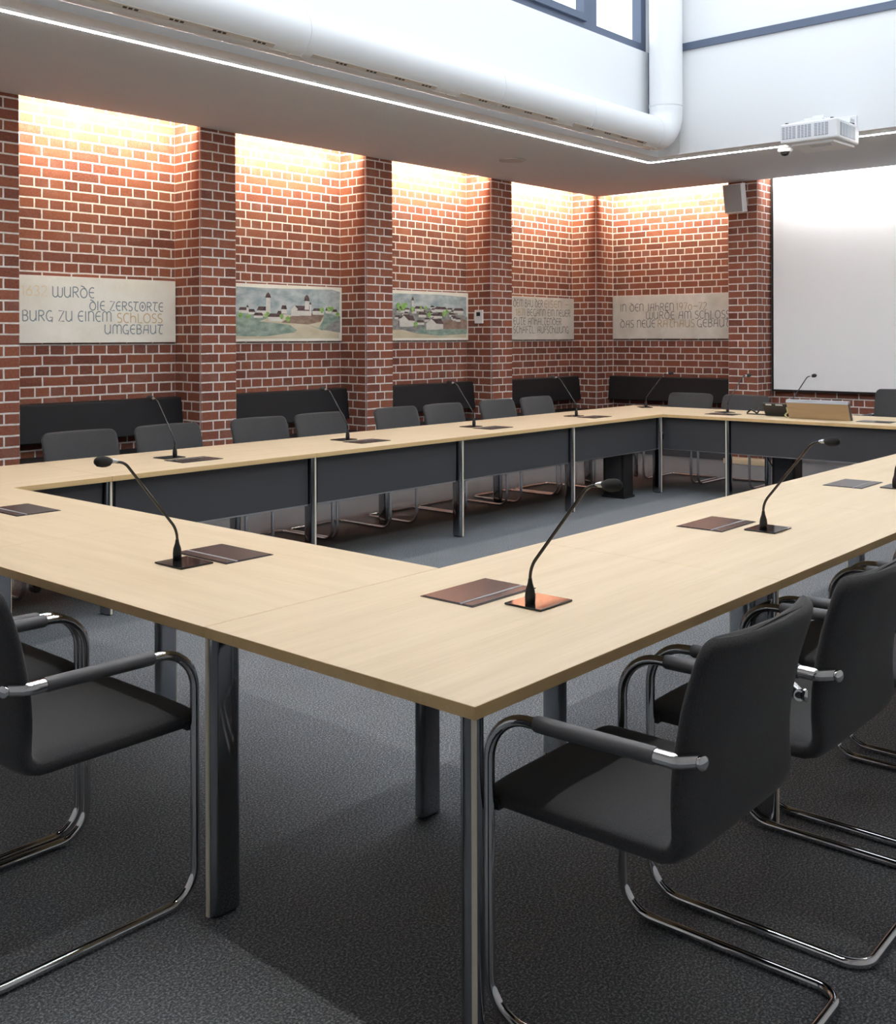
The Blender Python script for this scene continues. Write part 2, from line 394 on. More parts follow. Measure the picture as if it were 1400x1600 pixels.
# roof of the void with an unseen glazed skylight added for light from above
b = MB()
b.box(OX0 - .2, OX1 + .2, OY0 - .2, OY0 + .45, VZ, VZ + .15); b.box(OX0 - .2, OX1 + .2, OY1 - .45, OY1 + .2, VZ, VZ + .15)
b.box(OX0 - .2, OX0 + .3, OY0 + .45, OY1 - .45, VZ, VZ + .15); b.box(OX1 - .3, OX1 + .2, OY0 + .45, OY1 - .45, VZ, VZ + .15)
st(b.build('roof', M_WHITE))
def window(name, x0, x1, yin, yout, mull, sash=None, z0=WZ0, z1=WZ1):
    root = bpy.data.objects.new(name, None); COL.objects.link(root); st(root)
    b = MB(); y0, y1 = min(yin, yout), max(yin, yout)
    b.box(x0, x1, y0, y1, z0, z0 + .085); b.box(x0, x1, y0, y1, z1 - .07, z1)
    b.box(x0, x0 + .07, y0, y1, z0 + .085, z1 - .07); b.box(x1 - .09, x1, y0, y1, z0 + .085, z1 - .07)
    for a, c_ in mull: b.box(a, c_, y0, y1, z0 + .085, z1 - .07)
    st(b.build('window_frame', M_FRAME, root))
    if sash:
        for a, c_ in sash:
            b = MB(); ys0, ys1 = (y0 - .035, y0 + .03) if yin < yout else (y1 - .03, y1 + .035)
            b.box(a, c_, ys0, ys1, z0 + .075, z0 + .14); b.box(a, c_, ys0, ys1, z1 - .12, z1 - .06)
            b.box(a, a + .06, ys0, ys1, z0 + .14, z1 - .12); b.box(c_ - .06, c_, ys0, ys1, z0 + .14, z1 - .12)
            st(b.build('window_sash', M_FRAME, root))
    ym = (y0 + y1) / 2; b = MB(); b.box(x0 + .03, x1 - .03, ym - .004, ym + .004, z0 + .04, z1 - .04)
    st(b.build('window_pane', M_GLASS, root))
window('window_1', OX0, 7.60, OY1 + .03, OY1 + .13, [(1.8, 1.95), (3.25, 3.4), (5.05, 5.2), (6.52, 6.72)], [(5.2, 6.52), (1.95, 3.25)])
window('window_2', OX0, OX1, OY0 - .03, OY0 - .13, [(1.8, 1.95), (3.4, 3.55), (5.2, 5.35), (6.6, 6.75)])
root = bpy.data.objects.new('added_skylight', None); COL.objects.link(root); st(root)  # unseen skylight, added to bring daylight down onto the tables
b = MB(); b.box(OX0 + .3, OX1 - .3, OY0 + .45, OY1 - .45, VZ + .10, VZ + .108); st(b.build('window_pane', M_GLASS, root))
b = MB()
for x in (1.8, 3.1, 4.4, 5.7): b.box(x - .03, x + .03, OY0 + .45, OY1 - .45, VZ + .04, VZ + .1)
st(b.build('window_frame', M_FRAME, root))

# baseboards
b = MB(); b.box(XB - .02, XB - .001, YR, YP, 0, .05); st(b.build('baseboard_far', M_ALU))
b = MB(); b.box(XN, XB, YB - .02, YB - .001, 0, .05); st(b.build('baseboard_left', M_ALU))

# ------------------------------------------------------------------ light fittings
t_ = thing('light_line', 'warm white light line set in the ceiling around the high void', 'ceiling light', (4, 2.3, ZC))
LX0, LX1, LY0, LY1 = .07, 8.00, .24, 4.38
def loop(b, hw, z0, z1):
    b.box(LX0 - hw, LX1 + hw, LY1 - hw, LY1 + hw, z0, z1); b.box(LX0 - hw, LX1 + hw, LY0 - hw, LY0 + hw, z0, z1)
    b.box(LX1 - hw, LX1 + hw, LY0 + hw, LY1 - hw, z0, z1); b.box(LX0 - hw, LX0 + hw, LY0 + hw, LY1 - hw, z0, z1)
b = MB(); loop(b, .016, ZC - .005, ZC - .0025); b.build('diffuser', M_LINE, t_)
b = MB(); loop(b, .026, ZC - .0025, ZC - .0005); b.build('diffuser_edge', M_LINE_EDGE, t_)
def washer(a0, a1, axis, mat_, label):   # a strip facing the wall, its back to the room
    ctr = ((a0 + a1) / 2, YP + .05, ZC + .1) if axis == 'L' else (XP + .05, (a0 + a1) / 2, ZC + .1)
    t_ = thing('wall_washer', label, 'wall light', ctr, 'wall washers behind the ceiling edge')
    b = MB(); h = MB()
    if axis == 'L':
        b.box(a0, a1, YP + .025, YP + .031, ZC + .05, ZC + .13)
        h.box(a0 - .01, a1 + .01, YP + .006, YP + .024, ZC + .03, ZC + .15); h.box(a0 - .01, a1 + .01, YP + .006, YP + .033, ZC + .131, ZC + .15); h.box(a0 - .01, a1 + .01, YP + .006, YP + .033, ZC + .03, ZC + .049)
    else:
        b.box(XP + .025, XP + .031, a0, a1, ZC + .05, ZC + .13)
        h.box(XP + .006, XP + .024, a0 - .01, a1 + .01, ZC + .03, ZC + .15); h.box(XP + .006, XP + .033, a0 - .01, a1 + .01, ZC + .131, ZC + .15); h.box(XP + .006, XP + .033, a0 - .01, a1 + .01, ZC + .03, ZC + .049)
    b.build('diffuser', mat_, t_); h.build('housing', M_WHITE, t_)
xs = [(PX_[0][1], PX_[1][0]), (PX_[1][1], PX_[2][0]), (PX_[2][1], PX_[3][0]), (PX_[3][1], PX_[4][0]), (PX_[4][1], XP)]
nm = ['in the bay beyond the left photo edge', 'above the plaque ending in UMGEBAUT', 'above the painting of the village with a castle',
      'above the painting of the village on the hill', 'above the small lettered plaque in the corner bay']
for (a, c_), w in zip(xs, nm):
    washer(a + .06, c_ - .06, 'L', M_WASH, 'hidden warm strip light ' + w)
washer(4.449 + .06, YP - .06, 'R', M_WASH, 'hidden warm strip light above the far wall plaque')
washer(.6, 4.0, 'R', M_WASHW, 'hidden strip light above the white projection screen')

for x0, x1, y0, y1, lab in ((XN + .5, XB - .5, YR + .12, YR + .15, 'fill strip added along the right wall behind the camera'), (XN + .12, XN + .15, YR + .5, YB - .5, 'fill strip added along the near wall behind the camera')):  # unseen strips added as fill light on the camera side
    t_ = thing('fill_strip', 'ceiling ' + lab, 'ceiling light', ((x0 + x1) / 2, (y0 + y1) / 2, ZC), 'added fill strips behind the camera')
    b = MB(); b.box(x0, x1, y0, y1, ZC - .006, ZC - .001); b.build('diffuser', M_FILL, t_)

# ------------------------------------------------------------------ air duct
t_ = thing('air_duct', 'big white round air duct along the upper wall turning up the corner', 'air duct', (4, 3.93, 3.43))
yc, zc, r = 3.93, 3.43, .162; xe = 7.56
path = fillet([(XN + 2.75, yc, zc), (xe, yc, zc), (xe, yc, VZ - .01)], .23, 10)
b = MB(); b.tube(path, r, seg=40); b.build('duct_pipe', M_DUCT, t_)
for x in (.9, 2.87, 4.85, 6.1, 7.26):
    b = MB(); b.tube([(x - .012, yc, zc), (x + .012, yc, zc)], r + .0035, seg=40); b.build('joint_band', M_DUCT, t_)
b = MB(); b.tube([(xe, yc, 3.72), (xe, yc, 3.745)], r + .004, seg=40); b.build('joint_band', M_DUCT, t_)
b = MB(); b.tube([(xe, yc, 4.86), (xe, yc, 4.88)], r + .003, seg=40); b.build('joint_band', M_DUCT, t_)
an = math.radians(30); ny, nz = -math.sin(an), -math.cos(an); ty, tz = math.cos(an), -math.sin(an)
def onduct(b, x0, x1, w0, w1, h, mi):
    pts = []
    for w in (w0, w1):
        for hh in (-.004, h): pts.append((yc + ny * (r + hh) + ty * w, zc + nz * (r + hh) + tz * w))
    b.prism([pts[0], pts[1], pts[3], pts[2]], 'X', x0, x1, mi)
for x0, x1 in ((1.35, 2.62), (2.93, 4.12), (4.39, 5.62), (5.86, 7.05)):
    b = MB(); onduct(b, x0, x1, -.016, .016, .003, 0)
    for k in range(4):
        xm = x0 + (x1 - x0) * (k + .75) / 4.3
        for j in range(3): onduct(b, xm + j * .035, xm + j * .035 + .024, -.007, .007, .0045, 1)
    b.build('slot_diffuser', [M_BEIGE, M_BLACK], t_)
    b = MB()
    onduct(b, x1 - .02, x1 + .12, .03, .04, .004, 0); onduct(b, x1 + .14, x1 + .25, .03, .04, .004, 0); b.build('cover_strip', M_BEIGE, t_)

# ------------------------------------------------------------------ plaques, painting and lettering
def arc(cx, cy, rx, ry, a0, a1, n=10):
    return [(cx + rx * math.cos(math.radians(a0 + (a1 - a0) * k / n)), cy + ry * math.sin(math.radians(a0 + (a1 - a0) * k / n))) for k in range(n + 1)]
G = {  # glyph: (advance width, strokes); cap height 1
 'W': (.95, [[(.05, 1)] + arc(.27, .3, .22, .3, 180, 360) + [(.49, 1)], arc(.27, .3, .22, .3, 360, 361, 1) + arc(.69, .3, .2, .3, 180, 360) + [(.89, .9)]]),
 'U': (.68, [[(.06, 1)] + arc(.32, .32, .26, .32, 180, 290) + [(.58, .3)], [(.58, 1), (.58, .02)]]),
 'R': (.62, [[(.08, 0), (.08, 1)], [(.08, 1), (.3, 1)] + arc(.3, .76, .22, .24, 90, -90) + [(.1, .5)], [(.26, .5), (.58, 0)]]),
 'D': (.72, [arc(.36, .44, .3, .44, 0, 360, 20), [(.10, 1.14), (.34, 1.04), (.56, .80)]]),
 'E': (.58, [arc(.36, .5, .3, .5, 60, 300, 16), [(.1, .52), (.5, .52)]]),
 'I': (.24, [[(.1, 1), (.1, 0)]]),
 'Z': (.6, [[(.06, 1), (.54, 1), (.06, 0), (.56, 0)]]),
 'S': (.5, [arc(.27, .75, .2, .25, 45, 250, 9) + arc(.24, .25, .22, .25, 80, -140, 9)]),
 'T': (.6, [[(.02, 1), (.6, 1)], [(.32, .98)] + arc(.42, .3, .22, .3, 160, 300, 8)]),
 'O': (.76, [arc(.38, .5, .32, .5, 0, 360, 22)]),
 'Ö': (.76, [arc(.38, .5, .32, .5, 0, 360, 22), arc(.38, .5, .07, .16, 0, 360, 10)]),
 'B': (.58, [[(.08, 0), (.08, 1), (.28, 1)] + arc(.28, .77, .2, .23, 90, -90, 8) + [(.1, .54), (.28, .54)] + arc(.28, .27, .24, .27, 90, -90, 8) + [(.08, 0)]]),
 'G': (.66, [arc(.36, .5, .3, .5, 55, 310, 16), [(.36, .36), (.6, .36), (.56, -.12)]]),
 'N': (.64, [[(.08, 0), (.08, 1)], [(.08, .6)] + arc(.32, .68, .24, .32, 180, 0, 10) + [(.56, 0)]]),
 'M': (.92, [[(.08, 0), (.08, .7)] + arc(.28, .7, .2, .3, 180, 0, 8) + [(.48, 0)], [(.48, .7)] + arc(.68, .7, .2, .3, 180, 0, 8) + [(.88, 0)]]),
 'C': (.58, [arc(.36, .5, .3, .5, 55, 305, 16)]),
 'H': (.62, [[(.08, 0), (.08, 1.1)], [(.08, .4)] + arc(.31, .45, .23, .25, 180, 0, 10) + [(.54, 0)]]),
 'L': (.5, [[(.1, 1), (.1, 0), (.48, 0)]]),
 'A': (.68, [[(.06, 0), (.2, .9), (.56, 1), (.58, 0)], [(.1, .45), (.58, .45)]]),
 'J': (.36, [[(.24, 1), (.24, .05), (.04, -.15)]]),
 'F': (.5, [[(.1, 0), (.1, 1), (.48, 1)], [(.1, .52), (.42, .52)]]),
 '1': (.3, [[(.02, .85), (.18, 1), (.18, 0)]]),
 '2': (.56, [arc(.27, .74, .21, .26, 160, -20, 9) + [(.06, 0), (.54, 0)]]),
 '3': (.54, [arc(.24, .76, .2, .24, 140, -80, 9) + arc(.24, .26, .24, .26, 80, -140, 10)]),
 '6': (.6, [[(.46, 1), (.12, .5)] + arc(.3, .3, .23, .3, 150, 510, 18)]),
 '7': (.52, [[(.04, 1), (.5, 1), (.18, 0)]]),
 '8': (.56, [arc(.28, .76, .18, .24, -90, 270, 14) + arc(.28, .26, .24, .26, 90, 450, 16)]),
 '9': (.58, [arc(.3, .7, .23, .3, 0, 360, 18), [(.53, .7), (.3, 0)]]),
 '0': (.6, [arc(.3, .36, .24, .36, 0, 360, 18)]),
 '–': (.7, [[(.08, .5), (.64, .5)]]), '.': (.2, [[(.06, .02), (.12, .02)]]), ' ': (.32, []),
}
def text_width(s): return sum(G[c][0] + .06 for c in s) - .06
def letter(b, s, u0, u1, v0, v1, put, wd=.0085, mi=0):
    k = (u1 - u0) / text_width(s); h = v1 - v0; x = 0
    for ch in s:
        for stk in G[ch][1]:
            P = [Vector((u0 + (x + p[0]) * k, v0 + p[1] * h)) for p in stk]
            n = len(P); L = []; R = []
            for i in range(n):
                d = (P[min(i + 1, n - 1)] - P[max(i - 1, 0)])
                if d.length < 1e-6: d = Vector((1, 0))
                d.normalize(); nn = Vector((-d.y, d.x)) * wd / 2
                L.append(P[i] + nn); R.append(P[i] - nn)
            vs = [put(p.x, p.y, .0016) for p in L] + [put(p.x, p.y, .0016) for p in R]
            b.add(vs, [(i, i + 1, n + i + 1, n + i) for i in range(n - 1)], mi)
        x += G[ch][0] + .06
def plaque(name, label, cat, box, mat_, axis, group):
    lo, hi, z0, z1 = box
    if axis == 'L':
        t_ = thing(name, label, cat, ((lo + hi) / 2, 6.67, (z0 + z1) / 2), group)
        b = MB(); b.box(lo, hi, 6.655, 6.688, z0, z1)
        put = lambda u, v, h: (u, 6.655 - h, v)
    else:
        t_ = thing(name, label, cat, (10.26, (lo + hi) / 2, (z0 + z1) / 2), group)
        b = MB(); b.box(10.245, 10.278, lo, hi, z0, z1)
        put = lambda u, v, h: (10.245 - h, -u, v)
    b.build('stone_slab', mat_, t_, bevel=.003)
    return t_, put
ZA, ZB = 1.432, 1.968
GRP = 'plaques and paintings hung in the brick bays'
pl, put = plaque('lettered_plaque', 'cream stone plaque ending in the word UMGEBAUT, hung between two pillars', 'plaque', (2.215, 3.79, ZA, ZB), M_STONE, 'L', GRP)
def text(par, put, s, u0, u1, v0, v1, m, wd=.009):
    k = (u1 - u0) / text_width(s); x = 0
    for w in s.split(' '):
        e = x + text_width(w)
        b = MB(); letter(b, w, u0 + x * k, u0 + e * k, v0, v1, put, wd); b.build('lettering', m, par)
        x = e + .12 + G[' '][0]
TEXT1 = [('1632', 2.39, 2.605, 1.807, 1.885, M_GOLDF), ('WURDE', 2.645, 3.015, 1.80, 1.885, M_INK),
         ('DIE ZERSTÖRTE', 2.965, 3.665, 1.70, 1.775, M_INK), ('BURG ZU EINEM', 2.395, 3.165, 1.607, 1.69, M_INK),
         ('SCHLOSS', 3.215, 3.655, 1.60, 1.678, M_GOLD), ('UMGEBAUT', 3.10, 3.66, 1.505, 1.582, M_INK)]
for s, a, c_, v0, v1, m in TEXT1: text(pl, put, s, a, c_, v0, v1, m)
pl, put = plaque('lettered_plaque', 'grey stone plaque with gold word EISEN in the narrow corner bay', 'plaque', (8.14, 9.885, ZA, ZB), M_STONE2, 'L', GRP)
TEXT4 = [('DEM BAU DER', 8.59, 9.20, 1.84, 1.93, M_INK2), ('EISEN –', 9.22, 9.77, 1.84, 1.93, M_GOLD2),
         ('1871', 8.64, 8.83, 1.73, 1.815, M_GOLD2), ('BEGANN EIN NEUER', 8.87, 9.80, 1.73, 1.815, M_INK2),
         ('EUTE ANHALTENDER', 8.59, 9.60, 1.62, 1.705, M_INK2), ('SCHAFTL. AUFSCHWUNG', 8.59, 9.76, 1.515, 1.60, M_INK2)]
for s, a, c_, v0, v1, m in TEXT4: text(pl, put, s, a, c_, v0, v1, m, .008)
pl, put = plaque('lettered_plaque', 'grey stone plaque on the far wall with gold word RATHAUS', 'plaque', (4.47, 6.285, 1.437, 1.998), M_STONE2, 'R', GRP)
TEXT5 = [('IN DEN JAHREN', -6.17, -5.37, 1.795, 1.89, M_INK2), ('1970–72', -5.34, -4.91, 1.80, 1.89, M_GOLD2),
         ('WURDE AM SCHLOSS', -5.78, -4.60, 1.69, 1.785, M_INK2), ('DAS NEUE', -6.17, -5.64, 1.585, 1.68, M_INK2),
         ('RATHAUS', -5.61, -5.08, 1.585, 1.68, M_GOLD2), ('GEBAUT', -5.05, -4.60, 1.585, 1.68, M_INK2)]
for s, a, c_, v0, v1, m in TEXT5: text(pl, put, s, a, c_, v0, v1, m, .008)

# the two painted panels: flat painted shapes, u,v in 0..1 over the panel
PM = [P_SKY, P_SAND, P_MEADOW, P_WHITE, P_ROOF, P_TREE, P_BROWN, P_GREY]
def painting(label, lo, hi, shapes):
    t_, put0 = plaque('painted_panel', label, 'painting', (lo, hi, ZA, ZB + .01), M_STONE, 'L', GRP)
    b = MB(); h = [0.0006]
    def poly(pts, mi):
        h[0] += .00012
        vs = [put0(lo + (hi - lo) * u, ZA + (ZB - ZA) * v, h[0]) for u, v in pts]
        b.add(vs, [tuple(range(len(vs)))], mi)
    shapes(poly)
    b.build('painted_scene', PM, t_)
def house(poly, u, v, w, h, rf):
    poly([(u, v), (u + w, v), (u + w, v + h), (u, v + h)], 3)
    poly([(u - w * .06, v + h), (u + w * 1.06, v + h), (u + w * .88, v + h + rf), (u + w * .12, v + h + rf)], 4)
def gable(poly, u, v, w, h, rf):
    poly([(u, v), (u + w, v), (u + w, v + h), (u + w / 2, v + h + rf), (u, v + h)], 3)
    poly([(u + w, v + h), (u + w * 1.7, v + h * .95), (u + w * 1.45, v + h + rf), (u + w / 2, v + h + rf)], 4)
    poly([(u + w, v), (u + w * 1.65, v + .02), (u + w * 1.65, v + h * .95), (u + w, v + h)], 3)
def tree(poly, u, v, r): poly([(u + r * .55 * math.cos(a) * (1 + .25 * math.sin(3 * a)), v + r * 1.3 * math.sin(a) * (1 + .2 * math.cos(4 * a))) for a in [math.pi * 2 * k / 12 for k in range(12)]], 5)
def vis(f, lim): # visible share of the panel -> panel coordinate
    return lim + (1 - lim) * f
def shapes2(poly):
    q = lambda u: vis(u, .165)
    P2 = lambda pts, mi: poly([(q(u), v) for u, v in pts], mi)
    P2([(-.18, .45), (.97, .45), (.98, .93), (.9, .97), (.3, .95), (-.18, .96)], 0)
    P2([(-.18, .05), (.97, .05), (.97, .47), (-.18, .50)], 1)
    P2([(-.18, .10), (.25, .09), (.52, .16), (.55, .2), (.48, .3), (.3, .34), (.1, .38), (-.18, .4)], 2)
    P2([(-.18, .38), (.2, .36), (.28, .42), (.1, .52), (-.18, .52)], 2)
    P2([(.40, .34), (.66, .31), (.78, .36), (.82, .5), (.7, .52), (.5, .46), (.46, .42)], 6)
    P2([(.78, .22), (.98, .16), (.98, .48), (.9, .46), (.82, .5), (.82, .36)], 7)
    P2([(.66, .3), (.8, .2), (.84, .26), (.98, .44), (.82, .54), (.8, .36), (.76, .25)], 2)
    for u, v, w, h, rf in ((-.12, .50, .1, .05, .05), (.02, .5, .07, .05, .05), (.10, .48, .06, .04, .05), (.18, .49, .1, .06, .07), (.36, .44, .08, .05, .06), (.15, .42, .08, .04, .05), (.40, .5, .05, .08, .07), (.83, .52, .06, .05, .06), (.9, .5, .05, .05, .05), (-.14, .44, .1, .04, .04)):
        P = lambda pts, mi: P2(pts, mi)
        house(P, u, v, w, h, rf)
    house(P2, .28, .36, .13, .08, .06)
    P2([(.255, .5), (.30, .5), (.295, .78), (.26, .78)], 3); P2([(.25, .78), (.305, .78), (.295, .84), (.278, .88), (.26, .84)], 4)
    P2([(.08, .5), (.105, .5), (.1, .6), (.085, .6)], 3); P2([(.08, .6), (.105, .6), (.093, .65)], 4)
    gable(P2, .49, .46, .07, .12, .07); house(P2, .555, .47, .13, .09, .09); house(P2, .70, .49, .11, .07, .05)
    P2([(.62, .58), (.665, .58), (.66, .74), (.625, .74)], 3); P2([(.615, .74), (.67, .74), (.66, .82), (.642, .86), (.622, .82)], 4)
    P2([(.668, .56), (.685, .56), (.685, .68), (.668, .68)], 3); P2([(.664, .68), (.69, .68), (.677, .73)], 4)
    for u, v, r in ((.03, .46, .035), (.26, .46, .03), (.27, .49, .03), (.40, .45, .035), (.46, .4, .04), (.79, .58, .04), (.86, .6, .035), (.89, .61, .035), (.95, .5, .035), (.1, .44, .03)): tree(P2, u, v, r)
def shapes3(poly):
    q = lambda u: vis(u, .235)
    P2 = lambda pts, mi: poly([(q(u), v) for u, v in pts], mi)
    P2([(-.28, .5), (.97, .5), (.97, .93), (.6, .96), (-.28, .95)], 0)
    P2([(-.28, .05), (.97, .05), (.97, .4), (-.28, .6)], 1)
    P2([(-.28, .2), (.1, .22), (.3, .14), (.6, .1), (.98, .14), (.98, .5), (.7, .68), (.3, .66), (-.28, .64)], 7)
    P2([(.25, .16), (.6, .1), (.98, .14), (.98, .24), (.6, .24), (.35, .28)], 2)
    P2([(.58, .24), (.98, .24), (.98, .42), (.85, .47), (.7, .44), (.58, .36)], 6)
    rr = random.Random(3)
    for k in range(34):
        u = -.22 + rr.random() * 1.1; v = .64 - .018 * (k // 2) - rr.random() * .02
        house(P2, u, v, .05 + .03 * rr.random(), .035 + .02 * rr.random(), .035)
    for u, v, w in ((.02, .56, .1), (.25, .6, .12), (.52, .6, .16), (.78, .58, .14), (.3, .48, .1), (.5, .46, .12), (.06, .4, .1)): house(P2, u, v, w, .05, .055)
    gable(P2, .05, .28, .12, .13, .1); gable(P2, .40, .22, .14, .13, .1); house(P2, .27, .32, .1, .05, .05)
    P2([(.21, .66), (.235, .66), (.235, .82), (.21, .82)], 3); P2([(.205, .82), (.24, .82), (.235, .86), (.222, .9), (.21, .86)], 4)
    for u, v, r in ((.04, .7, .05), (.1, .68, .05), (.13, .72, .045), (.22, .64, .04), (.26, .33, .045), (.33, .67, .03), (.4, .67, .03), (.44, .53, .045), (.64, .56, .045), (.68, .6, .04), (.06, .62, .03)): tree(P2, u, v, r)
painting('painted panel of a village with white castle above a pale sandy path', 4.185, 5.762, shapes2)
painting('painted panel of crowded white hillside houses and a brown field', 6.15, 7.745, shapes3)

# ------------------------------------------------------------------ benches in the bays
def bench(label, lo, hi, axis):
    if axis == 'L': t_ = thing('wall_bench', label, 'bench', ((lo + hi) / 2, 6.5, 0), 'upholstered wall benches in the brick bays')
    else: t_ = thing('wall_bench', label, 'bench', (10.1, (lo + hi) / 2, 0), 'upholstered wall benches in the brick bays')
    def pr(name, prof, m, bev):
        b = MB()
        if axis == 'L': b.prism(prof, 'X', lo, hi)
        else: b.prism([(p[0] - 6.69 + 10.28, p[1]) for p in prof], 'Y', lo, hi)
        b.build(name, m, t_, bevel=bev, bseg=3)
    pr('backrest', [(6.685, .66), (6.55, .645), (6.59, .948), (6.685, .955)], M_BENCH, .012)
    pr('seat', [(6.685, .44), (6.20, .44), (6.20, .53), (6.685, .53)], M_BENCH, .015)
    pr('plinth', [(6.68, 0), (6.28, 0), (6.28, .44), (6.68, .44)], M_PANEL, .0)
bench('black upholstered wall bench beyond the left edge of the photo', PX_[0][1] + .01, PX_[1][0] - .01, 'L')
bench('black upholstered wall bench below the plaque ending in UMGEBAUT', PX_[1][1] + .01, PX_[2][0] - .006, 'L')
bench('black upholstered wall bench below the painting with the castle', PX_[2][1] + .01, PX_[3][0] - .006, 'L')
bench('black upholstered wall bench below the hillside village painting', PX_[3][1] + .01, PX_[4][0] - .006, 'L')
bench('black upholstered wall bench below the plaque with gold word EISEN', PX_[4][1] + .01, XP - .006, 'L')
bench('black upholstered wall bench against the far wall below the RATHAUS plaque', 4.46, YP - .006, 'R')

# ------------------------------------------------------------------ conference tables
H = .74; TH = .028
def leg(par, x, y, deg):
    a = math.radians(deg); ca, sa = math.cos(a), math.sin(a)
    f = lambda p, q: (x + p * ca - q * sa, y + p * sa + q * ca)
    b = MB(); b.prism([f(p, q) for p, q in rnd_stadium(.092, .044)], 'Z', .008, H - TH - .001, 0, True)
    b.prism([f(p, q) for p, q in [(.008 + u * .95, w * .9) for u, w in rnd_stadium(.08, .036)]], 'Z', 0, .009, 1, True)
    o = b.build('leg', [M_STEEL, M_BLACK], par)
    b = MB(); b.prism([f(p, q) for p, q in ((-.0035, -.0055), (.004, -.0055), (.004, .0055), (-.0035, .0055))], 'Z', .006, H - TH - .002)
    b.build('leg_inlay', M_STRIP, o)
def table(x0, x1, y0, y1, grain, label, legs, panel=None):
    t_ = thing('conference_table', label, 'table', ((x0 + x1) / 2, (y0 + y1) / 2, 0), 'maple tables joined into a closed ring')
    b = MB(); e = .0008
    b.box(x0 + e, x1 - e, y0 + e, y1 - e, H - TH, H, mats=[1, 0, 1, 1, 1, 1])
    b.build('tabletop', [M_WOODX if grain == 'X' else M_WOODY, M_EDGE], t_, bevel=.0016, bseg=2)
    for l in legs: leg(t_, *l)
    if panel:
        px0, px1, py0, py1 = panel
        b = MB(); b.box(px0, px1, py0, py1, .415, H - TH - .004); o = b.build('modesty_panel', M_PANEL, t_)
        b = MB(); b.box(px0, px1, py0 - .001, py1 + .001, .407, .415); b.build('panel_edge_strip', M_ALU, o)
m = 1.424; D = .9
IY = 3.735
ordn = ['nearest the camera', 'second from the near corner', 'middle', 'second from the far corner', 'at the far corner']
for k in range(5):
    x0, x1 = m * k, m * (k + 1); L = [(x1, IY, 90), (x1, 4.605, -90)]
    if k == 0: L += [(.03, 4.59, -45), (.02, 3.75, 0)]
    table(x0, x1, 3.72, 4.62, 'X', 'maple table with dark front panel in the left row, ' + ['its near end', 'the module after the near end', 'its middle module', 'the module before the far corner', 'touching the far corner'][k],
          L, (x0 + (.05 if k else .9), x1 - .03, 3.772, 3.79))
for k in range(5):
    x0, x1 = m * k, m * (k + 1); L = [(x1, .015, 90), (x1, .885, -90)]
    if k == 0: L += [(.022, .022, 45)]
    table(x0, x1, 0, D, 'X', 'maple table of the right row, ' + ['its corner pointing at the camera', 'second one back from the front corner', 'third one back from the front corner', 'fourth one back from the front corner', 'last one by the far table'][k], L)
table(0, .888, .9, 2.31, 'Y', 'maple table of the near row beside the front corner table', [(.006, .893, 0), (.842, .868, 180), (.012, 2.31, 0), (.862, 2.31, 180)])
table(0, .888, 2.31, 3.72, 'Y', 'maple table of the near row running off the left of the photo', [(.862, 3.70, 180)])
fx0, fx1 = 7.12, 8.06
for k, lab in enumerate(('last maple table of the far row at its right end', 'maple table of the far row under the wooden lectern', 'maple table of the far row in the back left corner')):
    y0, y1 = 1.54 * k, 1.54 * (k + 1); L = []
    if k < 2: L += [(fx0 + .015, y1, 0), (fx1 - .015, y1, 180)]
    if k == 0: L += [(fx1 - .03, .03, 135)]
    if k == 2: L += [(fx1 - .03, 4.59, -135)]
    table(fx0, fx1, y0, y1, 'Y', lab, L, (fx0 + .052, fx0 + .07, y0 + (.03 if k else .95), (y1 - .03) if k < 2 else 3.74))

# cable columns under the tables
for (x, y, lab) in ((6.66, 3.92, 'square black cable column under the left row of tables'), (7.62, 2.72, 'square black cable column below the wooden lectern table')):
    t_ = thing('cable_column', lab, 'cable column', (x, y, 0), 'black cable columns under the tables')
    b = MB(); b.box(x - .08, x + .08, y - .11, y + .11, .02, H - TH - .001); b.build('column', M_BLACK, t_, bevel=.004)
    b = MB(); b.box(x - .09, x + .09, y - .12, y + .12, 0, .02); b.build('foot_plate', M_BLACK, t_)
    b = MB(); b.box(x - .083, x - .079, y - .085, y + .085, .08, .6); b.build('cover_panel', M_PANEL, t_)
b = MB(); b.tube([(7.5, 3.0, .705), (7.5, 2.98, .55), (7.56, 2.92, .42), (7.64, 2.86, .25), (7.66, 2.84, .08), (7.70, 2.85, .006), (7.8, 2.95, .005)], .006, seg=8)
tag(b.build('power_cable', M_BLACK), 'black cable hanging under the far table by the cable column', 'cable')

